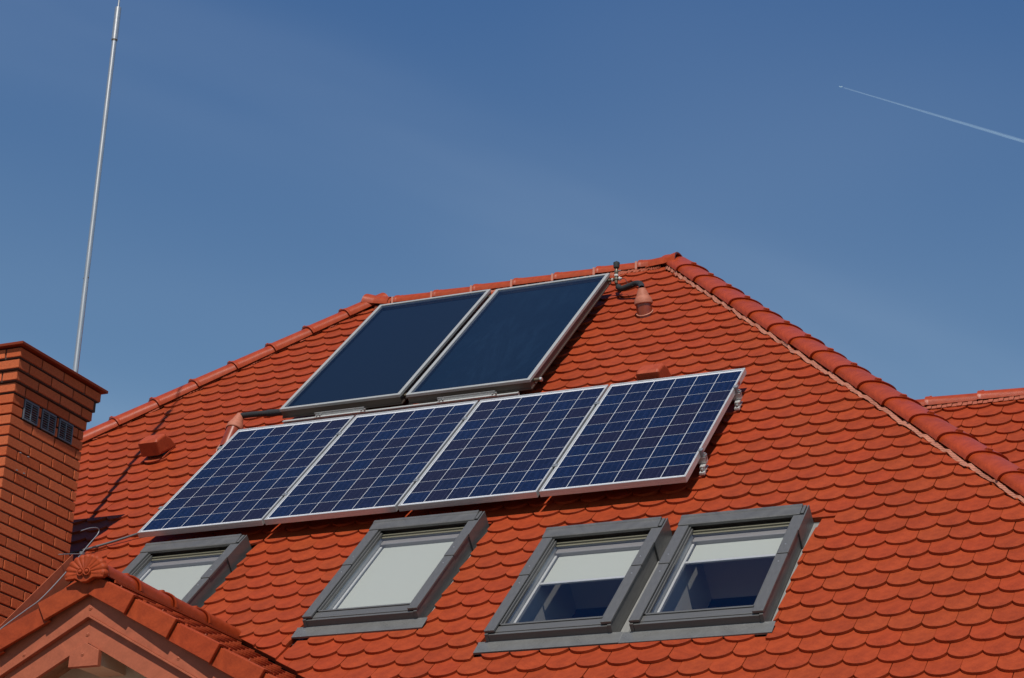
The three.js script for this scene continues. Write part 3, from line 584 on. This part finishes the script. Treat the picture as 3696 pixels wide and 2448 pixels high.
{
  const CS = 0.156, GU = 0.0040, GV = 0.0031, cell = new THREE.BoxGeometry(CS, CS, 0.0003);
  const lw = 0.0115, labels = ['blue solar panel leftmost in the row of four, nearest the chimney', 'blue solar panel second from the left in the row of four', 'blue solar panel third from the left, above the window with the drawn blind', 'blue solar panel at the right end of the row of four'];
  for (let i = 0; i < 4; i++) {
    const g = thing('solar_module', labels[i], 'solar panel', roofM(i * PS, 0, PT - 0.042), 'row of four solar panels');
    const H = 0.042;
    mesh('frame_rail', bx(0, 0, 0, PW, lw, H, 0.001), M.alu, g); mesh('frame_rail', bx(0, PL - lw, 0, PW, PL, H, 0.001), M.alu, g);
    mesh('frame_rail', bx(0, lw + 0.0003, 0, lw, PL - lw - 0.0003, H, 0.001), M.alu, g); mesh('frame_rail', bx(PW - lw, lw + 0.0003, 0, PW, PL - lw - 0.0003, H, 0.001), M.alu, g);
    mesh('backsheet', bx(lw, lw, H - 0.010, PW - lw, PL - lw, H - 0.006, 0), M.back, g);
    const mu = (PW - 6 * CS - 5 * GU) / 2, mv = (PL - 10 * CS - 9 * GV) / 2;
    for (let r = 0; r < 10; r++) for (let c = 0; c < 6; c++) { const m = mesh('cell', cell, cellMats[Math.floor(rnd() * 6)], g); m.position.set(mu + CS / 2 + c * (CS + GU), mv + CS / 2 + r * (CS + GV), H - 0.00582); }
    mesh('glass', T(new THREE.PlaneGeometry(PW - 2 * lw, PL - 2 * lw), PW / 2, PL / 2, H - 0.0022), solarGlass, g);
    if (i === 3) mesh('sticker', bx(PW + 0.0004, PL - 0.235, 0.010, PW + 0.001, PL - 0.19, 0.032, 0), mat(lin(0.25, 0.06, 0.05), 0.5), g);
  }
}
{ // rails with hooks and clamps
  const where = ['lower', 'upper'];
  [0.372, 1.340].forEach((v, k) => {
    const r = thing('mounting_rail', `aluminium ${where[k]} rail with hooks carrying the four solar panels`, 'mounting rail', roofM(0, v, 0), 'rails under the solar panels');
    mesh('rail', [bx(-0.025, -0.019, 0.062, 4.058, -0.006, 0.106, 0.001), bx(-0.025, 0.006, 0.062, 4.058, 0.019, 0.106, 0.001), bx(-0.025, -0.0055, 0.062, 4.058, 0.0055, 0.072, 0)], M.alu, r);
    for (let i = 0; i < 3; i++) { const x = PS * (i + 1) - 0.010; const c = mesh('clamp', [bx(x - 0.0085, -0.018, 0.107, x + 0.0085, 0.018, 0.153, 0.001), bx(x - 0.019, -0.018, 0.1515, x + 0.019, 0.018, 0.1545, 0.0008)], M.galv, r); mesh('bolt', [rod(V3(x, 0, 0.155), V3(x, 0, 0.161), 0.007, 0.006, 12)], M.steel, c); }
    for (const [x, s] of [[3 * PS + PW, 1], [0, -1]]) { const c = mesh('clamp', [bx(Math.min(x + s * 0.002, x + s * 0.016), -0.018, 0.107, Math.max(x + s * 0.002, x + s * 0.016), 0.018, 0.151, 0.001), bx(Math.min(x - s * 0.009, x + s * 0.02), -0.018, 0.1512, Math.max(x - s * 0.009, x + s * 0.02), 0.018, 0.1545, 0.001), bx(Math.min(x + s * 0.017, x + s * 0.035), -0.014, 0.107, Math.max(x + s * 0.017, x + s * 0.035), 0.014, 0.116, 0.001)], M.galv, r); mesh('bolt', [rod(V3(x + s * 0.025, 0, 0.116), V3(x + s * 0.025, 0, 0.127), 0.008, 0.007, 10)], M.steel, c); }
    for (const x of [0.35, 1.35, 2.35, 3.2, 4.034]) { const h = mesh('hook', [bx(x - 0.018, -0.052, 0.050, x + 0.018, 0.020, 0.0605, 0.001), bx(x - 0.018, -0.060, 0.020, x + 0.018, -0.053, 0.0605, 0.001), bx(x - 0.018, -0.092, 0.014, x + 0.018, -0.0605, 0.026, 0.002), bx(x - 0.018, -0.09, 0.026, x + 0.018, 0.02, 0.032, 0.001)], M.alu, r); mesh('bolt', [rod(V3(x, -0.061, 0.044), V3(x, -0.072, 0.044), 0.009, 0.008, 8), rod(V3(x, -0.072, 0.044), V3(x, -0.078, 0.044), 0.006, 0.005, 8)], M.steel, h); }
  });
}

// ---------------------------------------------------------------- solar thermal collectors
const collGlass2 = new THREE.MeshPhysicalMaterial({ color: 0xffffff, transmission: 1, thickness: 0, roughness: 0.06, ior: 1.40, bumpMap: tex(512, 1, (x, y) => { const n = 0.5 + per(x * 1, y, 10, 3.3, 4) * 0.8; return [n, n, n]; }, false), bumpScale: 0.0004 });
const collDefs = [[0.255, 1.030, 1.889, 'dark blue solar collector on the left, just above the panel row'], [1.345, 1.004, 1.862, 'dark blue solar collector on the right with the vent valve at its top corner']];
collDefs.forEach(([u, w, v, label], i) => {
  const L = 2.085, H = 0.082, g = thing('solar_collector', label, 'solar collector', roofM(u, v, 0.18 - H), 'pair of solar collectors');
  const lw = 0.028;
  mesh('frame_rail', bx(0, 0, H - 0.022, w, lw, H, 0.0015), M.collectorFrame, g); mesh('frame_rail', bx(0, L - lw, H - 0.022, w, L, H, 0.0015), M.collectorFrame, g);
  mesh('frame_rail', bx(0, lw + 0.0004, H - 0.022, lw, L - lw - 0.0004, H, 0.0015), M.collectorFrame, g); mesh('frame_rail', bx(w - lw, lw + 0.0004, H - 0.022, w, L - lw - 0.0004, H, 0.0015), M.collectorFrame, g);
  mesh('case', [bx(0.006, 0.006, 0.012, w - 0.006, 0.020, H - 0.0225, 0.001), bx(0.006, L - 0.020, 0.012, w - 0.006, L - 0.006, H - 0.0225, 0.001), bx(0.006, 0.0205, 0.012, 0.020, L - 0.0205, H - 0.0225, 0.001), bx(w - 0.020, 0.0205, 0.012, w - 0.006, L - 0.0205, H - 0.0225, 0.001), bx(0.002, 0.002, 0.0, w - 0.002, L - 0.002, 0.0118, 0.001)], M.caseBrown, g);
  mesh('absorber', bx(0.021, 0.021, 0.03, w - 0.021, L - 0.021, 0.034, 0), i ? M.absorberMottled : M.absorber, g);
  mesh('glass', T(new THREE.PlaneGeometry(w - 2 * lw, L - 2 * lw), w / 2, L / 2, H - 0.004), i ? collGlass2 : solarGlass, g);
  if (i) { mesh('pipe_stub', [rod(V3(w - 0.004, 0.085, 0.038), V3(w + 0.045, 0.085, 0.038), 0.014, 0.014)], M.brass, g); mesh('end_plug', [rod(V3(w + 0.0455, 0.085, 0.038), V3(w + 0.060, 0.085, 0.038), 0.017, 0.015)], M.steel, g); }
  else { for (const y of [0.075, L - 0.07]) mesh('coupling', [rod(V3(w - 0.004, y, 0.038), V3(w + 0.058, y, 0.038), 0.011, 0.011), rod(V3(w + 0.012, y, 0.038), V3(w + 0.028, y, 0.038), 0.018, 0.018, 6), rod(V3(w + 0.032, y, 0.038), V3(w + 0.048, y, 0.038), 0.018, 0.018, 6)], M.brass, g); }
});
{ // support profile under the lower edge of the collectors
  const g = thing('collector_rail', 'grooved aluminium support rail along the bottom of the two collectors', 'mounting rail', roofM(0.27, 1.845, 0));
  mesh('rail', [bx(0.02, -0.022, 0.060, 1.98, 0.012, 0.067, 0.001), bx(0.02, -0.025, 0.078, 1.98, -0.012, 0.086, 0.001), bx(0.02, -0.028, 0.096, 1.98, -0.012, 0.105, 0.001), bx(0.02, -0.012, 0.0675, 1.98, -0.002, 0.104, 0.001)], M.alu, g);
  for (const [a, b] of [[0.30, 0.72], [1.33, 1.80]]) { mesh('retaining_angle', [bx(a, -0.034, 0.1055, b, -0.004, 0.110, 0.001), bx(a, -0.008, 0.1105, b, -0.004, 0.136, 0.001)], M.alu, g); for (const x of [a + 0.02, b - 0.02]) mesh('bolt', [rod(V3(x, -0.022, 0.110), V3(x, -0.022, 0.122), 0.009, 0.008, 8), bx(x + 0.024, -0.030, 0.1105, x + 0.034, -0.010, 0.126, 0.001)], M.steel, g); }
  for (const x of [0.3, 1.0, 1.7]) mesh('hook', [bx(x, -0.02, 0.010, x + 0.035, 0.05, 0.0595, 0.002)], M.aluDark, g);
}

// ---------------------------------------------------------------- pipework on the collectors
const UPW = V3(0, 1, 0);
{
  const c = rp(2.414, 3.886, 0.14);
  const g = thing('air_vent_valve', 'black topped air vent valve on brass cross at the top of the right collector', 'valve', new THREE.Matrix4().setPosition(c));
  const P = (p) => p.clone().sub(c), a = rp(2.348, 3.882, 0.136);
  mesh('cross', [rod(V3(0, -0.036, 0), V3(0, 0.034, 0), 0.0135), rod(V3(-0.034, -0.002, 0), V3(0.030, 0, 0), 0.0125), new THREE.SphereGeometry(0.0175, 16, 12)], M.brass, g);
  mesh('union', [rod(P(a).setX(P(a).x - 0.006), V3(-0.030, -0.002, 0), 0.009), rod(V3(-0.062, -0.003, 0), V3(-0.046, -0.003, 0), 0.015, 0.015, 8)], M.brass, g);
  for (const [p, q, r] of [[V3(-0.034, -0.002, 0), V3(-0.028, -0.002, 0), 0.0165], [V3(0.027, 0, 0), V3(0.034, 0, 0), 0.0175], [V3(0, 0.026, 0), V3(0, 0.033, 0), 0.0175], [V3(0, 0.036, 0), V3(0, 0.041, 0), 0.0155]]) mesh('seal_ring', rod(p, q, r), M.tape, g);
  mesh('probe', [rod(V3(0.034, 0, 0), V3(0.050, 0, 0), 0.011, 0.009, 8)], M.steel, g);
  mesh('probe_wire', tube([V3(0.050, 0, 0), V3(0.075, -0.008, 0.004), V3(0.10, -0.045, 0.02), V3(0.125, -0.075, 0.045), V3(0.17, -0.115, 0.09), V3(0.20, -0.13, 0.12)], 0.0025, 30, 6), M.rubber, g);
  mesh('shutoff_body', [lathe([[0, 0.040], [0.0125, 0.041], [0.015, 0.050], [0.0165, 0.056], [0.0165, 0.078], [0.0115, 0.083], [0.0125, 0.095], [0.010, 0.100], [0, 0.1]], 20)], M.brass, g);
  mesh('lever', [bx(0.010, 0.070, -0.004, 0.040, 0.075, 0.004, 0.001)], M.steel, g);
  mesh('vent_cup', [lathe([[0, 0.096], [0.020, 0.097], [0.024, 0.101], [0.0265, 0.143], [0.024, 0.146], [0.0075, 0.147], [0.007, 0.157], [0, 0.157]], 24)], M.rubber, g);
}
function boot(label, base, top, r) {
  const ax = top.clone().sub(base), h = ax.length(), g = thing('pipe_boot', label, 'pipe boot', new THREE.Matrix4().compose(base, new THREE.Quaternion().setFromUnitVectors(UPW, ax.clone().normalize()), V3(1, 1, 1)));
  mesh('glazed_pipe', [lathe([[r * 0.9, -0.10], [r * 0.93, 0.52 * h], [r * 0.90, 0.56 * h], [0, 0.56 * h]], 32)], glazed, g);
  mesh('rubber_cone', [lathe([[r * 0.98, 0.37 * h], [r * 1.08, 0.38 * h], [r * 1.09, 0.42 * h], [r * 1.02, 0.56 * h], [r * 0.86, 0.655 * h], [r * 0.78, 0.675 * h], [r * 0.76, 0.71 * h], [r * 0.66, 0.79 * h], [r * 0.655, 0.81 * h], [r * 0.57, 0.87 * h], [r * 0.56, 0.89 * h], [r * 0.47, 0.94 * h], [r * 0.44, 1.0 * h], [r * 0.38, 1.0 * h]], 32)], M.boot, g);
  return g;
}
const b1 = boot('clay red pipe boot right of the collectors, below the ridge', V3(2.775, 2.247, -2.50), V3(2.765, 2.446, -2.45), 0.067);
const b2 = boot('clay red pipe boot at the top left corner of the panel row', V3(-0.175, 1.150, -1.350), V3(-0.172, 1.392, -1.462), 0.062);
{ // putty ring where the right boot meets its tile
  const pts = []; for (let i = 0; i < 20; i++) { const a = i / 20 * Math.PI * 2; pts.push(V3(0.0625 * Math.cos(a), 0, 0.0625 * Math.sin(a))); }
  const world = (b) => pts.map((p) => { const o = p.clone().applyMatrix4(b.matrixWorld), d = V3(0, 1, 0).transformDirection(b.matrixWorld); const t = (NRM.dot(rp(0, 0, 0.019)) - NRM.dot(o)) / NRM.dot(d); return o.addScaledVector(d, t); });
  for (const b of [b1, b2]) put(mesh('putty_ring', new THREE.TubeGeometry(new THREE.CatmullRomCurve3(world(b), true), 60, 0.0055, 6, true), M.roll, null), b, new THREE.Matrix4());
}
{
  const a = rp(2.416, 3.862, 0.092), g = thing('insulated_pipe', 'black foam insulated pipe from the vent valve down into the right boot', 'pipe', new THREE.Matrix4().setPosition(a));
  const P = (p) => p.clone().sub(a);
  const pts = [rp(2.428, 3.845, 0.088), rp(2.475, 3.792, 0.088), rp(2.545, 3.775, 0.105), rp(2.62, 3.752, 0.128), rp(2.69, 3.66, 0.147), rp(2.735, 3.545, 0.165), V3(2.765, 2.446, -2.45)].map(P);
  mesh('sleeve', tube(pts, 0.0235, 60, 14), M.foam, g);
  mesh('elbow', [tube([P(rp(2.414, 3.872, 0.108)), P(rp(2.416, 3.860, 0.092)), P(rp(2.430, 3.843, 0.086)), P(rp(2.450, 3.82, 0.086))], 0.0115, 16, 12)], M.brass, g);
}
{
  const a = rp(0.258, 1.955, 0.13), g = thing('insulated_pipe', 'black foam insulated pipe from the left collector into the boot above the chimney', 'pipe', new THREE.Matrix4().setPosition(a));
  const P = (p) => p.clone().sub(a);
  mesh('sleeve', tube([rp(0.26, 1.945, 0.132), rp(0.16, 1.958, 0.130), rp(0.02, 1.972, 0.130), rp(-0.07, 1.988, 0.126), rp(-0.13, 2.005, 0.119), V3(-0.172, 1.385, -1.459)].map(P), 0.0225, 60, 14), M.foam, g);
  mesh('outer_sleeve', tube([rp(0.257, 1.945, 0.132), rp(0.16, 1.958, 0.130), rp(0.10, 1.964, 0.130)].map(P), 0.027, 20, 14), M.foam, g);
}
// ---------------------------------------------------------------- roof vents
function vent(label, u, v) {
  const g = thing('roof_vent', label, 'roof vent', roofM(u, v, 0), 'clay roof vents');
  const w = 0.180, prof = [[-0.004, 0.056], [0.004, 0.165], [0.028, 0.178], [0.150, 0.165], [0.21, 0.105], [0.25, 0.012], [0.20, 0.012]];
  const s = new THREE.ExtrudeGeometry(new THREE.Shape(prof.map(([x, y]) => new THREE.Vector2(x, y))), { depth: w - 0.044, bevelEnabled: true, bevelThickness: 0.022, bevelSize: 0.020, bevelOffset: -0.020, bevelSegments: 4 }); s.applyMatrix4(new THREE.Matrix4().makeBasis(V3(0, 1, 0), V3(0, 0, 1), V3(1, 0, 0)));
  const hood = mesh('hood', [T(s, 0.022, 0, 0)], M.hood, g);
  mesh('throat', bx(0.016, 0.05, 0.0, w - 0.016, 0.17, 0.052, 0.004), M.dark, g);
  mesh('base_tile', (() => { const p = tileOutline(0.176).map(([x, y]) => [x + w / 2, y * 1 + 0.02]); return T(plate(clipPoly(p, 0, 1, 0.22), 0.012, 0.0016), 0, 0, 0.026); })(), M.hood, g);
  return hood;
}
vent('clay red vent hood left of the panels beside the mast shadow', -0.86, 1.570);
vent('clay red vent hood peeping over the right solar panel', 3.195, 1.742);

// ---------------------------------------------------------------- lightning mast, conductor, cable
{
  const x = -0.6435, z = 0.052, g = thing('lightning_mast', 'tall slim steel lightning mast standing behind the brick chimney', 'mast', new THREE.Matrix4().setPosition(x, -0.30, z)), Y = (y) => y + 0.30;
  const seg = (n, y0, y1, r, m) => mesh(n, rod(V3(0, Y(y0), 0), V3(0, Y(y1), 0), r, r, 32), m, g);
  seg('lower_pole', -0.34, 1.948, 0.0203, M.steel); seg('upper_pole', 1.9485, 3.985, 0.0193, M.steel); seg('joint_ring', 3.985, 3.996, 0.0215, M.brass); seg('sleeve', 3.9965, 4.28, 0.0245, M.steel); seg('tip_rod', 4.2805, 6.2, 0.0082, M.steel);
  for (const y of [0.05, 0.75]) mesh('wall_bracket', [bx(-0.03, Y(y), 0.022, 0.03, Y(y) + 0.03, 0.062, 0.002), T(new THREE.TorusGeometry(0.024, 0.005, 8, 24).rotateX(Math.PI / 2), 0, Y(y) + 0.015, 0)], M.galv, g);
  for (const y of [1.995, 1.996]) mesh('rivet', rod(V3(-0.024, Y(y), 0.004), V3(0.024, Y(y), 0.004), 0.004, 0.004, 8), M.brass, g);
}
{
  const o = V3(-0.425, -0.115, 0.025), g = thing('lightning_conductor', 'thin galvanised lightning wire rising beside the chimney with hooked end', 'wire', new THREE.Matrix4().setPosition(o));
  const P = (y, z, x = -0.425) => V3(x, y, z).sub(o);
  mesh('wire', tube([P(-1.02, 1.02), P(-0.811, 0.761), P(-0.655, 0.559), P(-0.56, 0.437), P(-0.261, 0.149), P(-0.115, 0.025), P(-0.01, -0.066), P(0.072, -0.138), P(0.098, -0.146), P(0.108, -0.128), P(0.088, -0.05), P(0.032, 0.068)], 0.0042, 120, 8), M.galv, g);
  mesh('bracket', [rod(P(-0.124, 0.030), P(-0.188, 0.247), 0.0038), rod(P(-0.188, 0.247), P(-0.188, 0.247, -0.455), 0.0038), bx(-0.012, -0.016, -0.016, 0.012, 0.008, 0.012, 0.002)], M.galv, g);
}
{
  const pts = [rp(0.12, 0.30, 0.055), rp(-0.02, 0.262, 0.048), rp(-0.171, 0.216, 0.038), rp(-0.277, 0.161, 0.036), rp(-0.414, 0.092, 0.036), rp(-0.51, 0.053, 0.036), rp(-0.62, 0.02, 0.036)], o = pts[2].clone();
  const g = thing('cable', 'grey cable running over the tiles from the left solar panel to the chimney', 'cable', new THREE.Matrix4().setPosition(o));
  mesh('sheath', tube(pts.map((p) => p.clone().sub(o)), 0.0085, 60, 10), mat(lin(0.10, 0.10, 0.105), 0.35), g);
}

// ---------------------------------------------------------------- far away: airliner and its trail
{
  const d0 = V3(-0.23569291, 0.47612982, -0.84720083), d1 = V3(-0.16155164, 0.45053159, -0.87802184), ALT = 9500;
  const A = CAM.clone().addScaledVector(d0, ALT / d0.y), B = CAM.clone().addScaledVector(d1, ALT / d1.y), dir = A.clone().sub(B).normalize();
  const side = new THREE.Vector3().crossVectors(dir, UPW).normalize();
  const air = thing('airplane', 'tiny white airliner at the head of the contrail', 'airplane', new THREE.Matrix4().makeBasis(side, UPW, dir.clone().negate()).setPosition(A));
  const white = mat(lin(0.45, 0.46, 0.48), 0.5);
  const fus = lathe([[0, -19], [1.0, -18], [1.9, -15], [2.0, 8], [1.3, 15], [0.2, 19]], 16); fus.rotateX(Math.PI / 2); mesh('fuselage', fus, white, air);
  const wing = shapeGeo([[1.5, -4], [17, 6], [17, 8], [1.5, 3], [-1.5, 3], [-17, 8], [-17, 6], [-1.5, -4]], 0.5); wing.rotateX(Math.PI / 2); mesh('wing', wing, white, air);
  const tail = shapeGeo([[0.5, 13], [6, 17], [6, 18.5], [0.5, 17], [-0.5, 17], [-6, 18.5], [-6, 17], [-0.5, 13]], 0.3); tail.rotateX(Math.PI / 2); mesh('tailplane', T(tail, 0, 1, 0), white, air);
  const fin = shapeGeo([[12, 1.5], [18, 1.5], [19, 7], [17, 7]], 0.4); fin.rotateY(-Math.PI / 2); mesh('tail_fin', fin, white, air);
  for (const x of [-6, 6]) { const e = new THREE.CylinderGeometry(1, 0.9, 4, 12); e.rotateX(Math.PI / 2); mesh('engine', T(e, x, -1.4, -0.5), white, air); }
  // trail: nested soft tubes that widen with distance from the airliner
  const tr = thing('contrail', 'thin white vapour trail behind the airliner in the blue sky', 'contrail', new THREE.Matrix4().makeBasis(side, UPW, dir.clone().negate()).setPosition(A));
  const LEN = 3600, n = 90;
  const vap = (op) => new THREE.MeshStandardMaterial({ color: lin(0.9, 0.9, 0.9), roughness: 1, transparent: true, opacity: op, depthWrite: false, side: THREE.DoubleSide });
  [[-1, 0.55, 0.022], [-1, 0.85, 0.020], [1, 0.55, 0.024], [1, 0.8, 0.020], [1, 1.0, 0.018], [0, 1.5, 0.015]].forEach(([s, k, op], q) => {
    const pos = [], idx = [], M2 = 12;
    for (let i = 0; i <= n; i++) { const t = Math.pow(i / n, 1.3) * LEN + 35, w = (2.6 + 10 * smooth(0, 2600, t)) * k * (1 + fbm(t * 0.012, q * 3.1, 0.5, 3) * 0.35), cx = s * (4 + 5 * smooth(0, 1500, t)), cy = fbm(t * 0.006, 9.9, s, 2) * 4; for (let j = 0; j < M2; j++) { const a = j / M2 * Math.PI * 2; pos.push(cx + Math.cos(a) * w, cy + Math.sin(a) * w, t); } }
    for (let i = 0; i < n; i++) for (let j = 0; j < M2; j++) { const a = i * M2 + j, b = i * M2 + (j + 1) % M2; idx.push(a, a + M2, b, b, a + M2, b + M2); }
    const g = new THREE.BufferGeometry(); g.setAttribute('position', new THREE.Float32BufferAttribute(pos, 3)); g.setIndex(idx); g.computeVertexNormals();
    const m = mesh('vapour', g, vap(op), tr); m.castShadow = false;
  });
}

renderer.render(scene, camera);
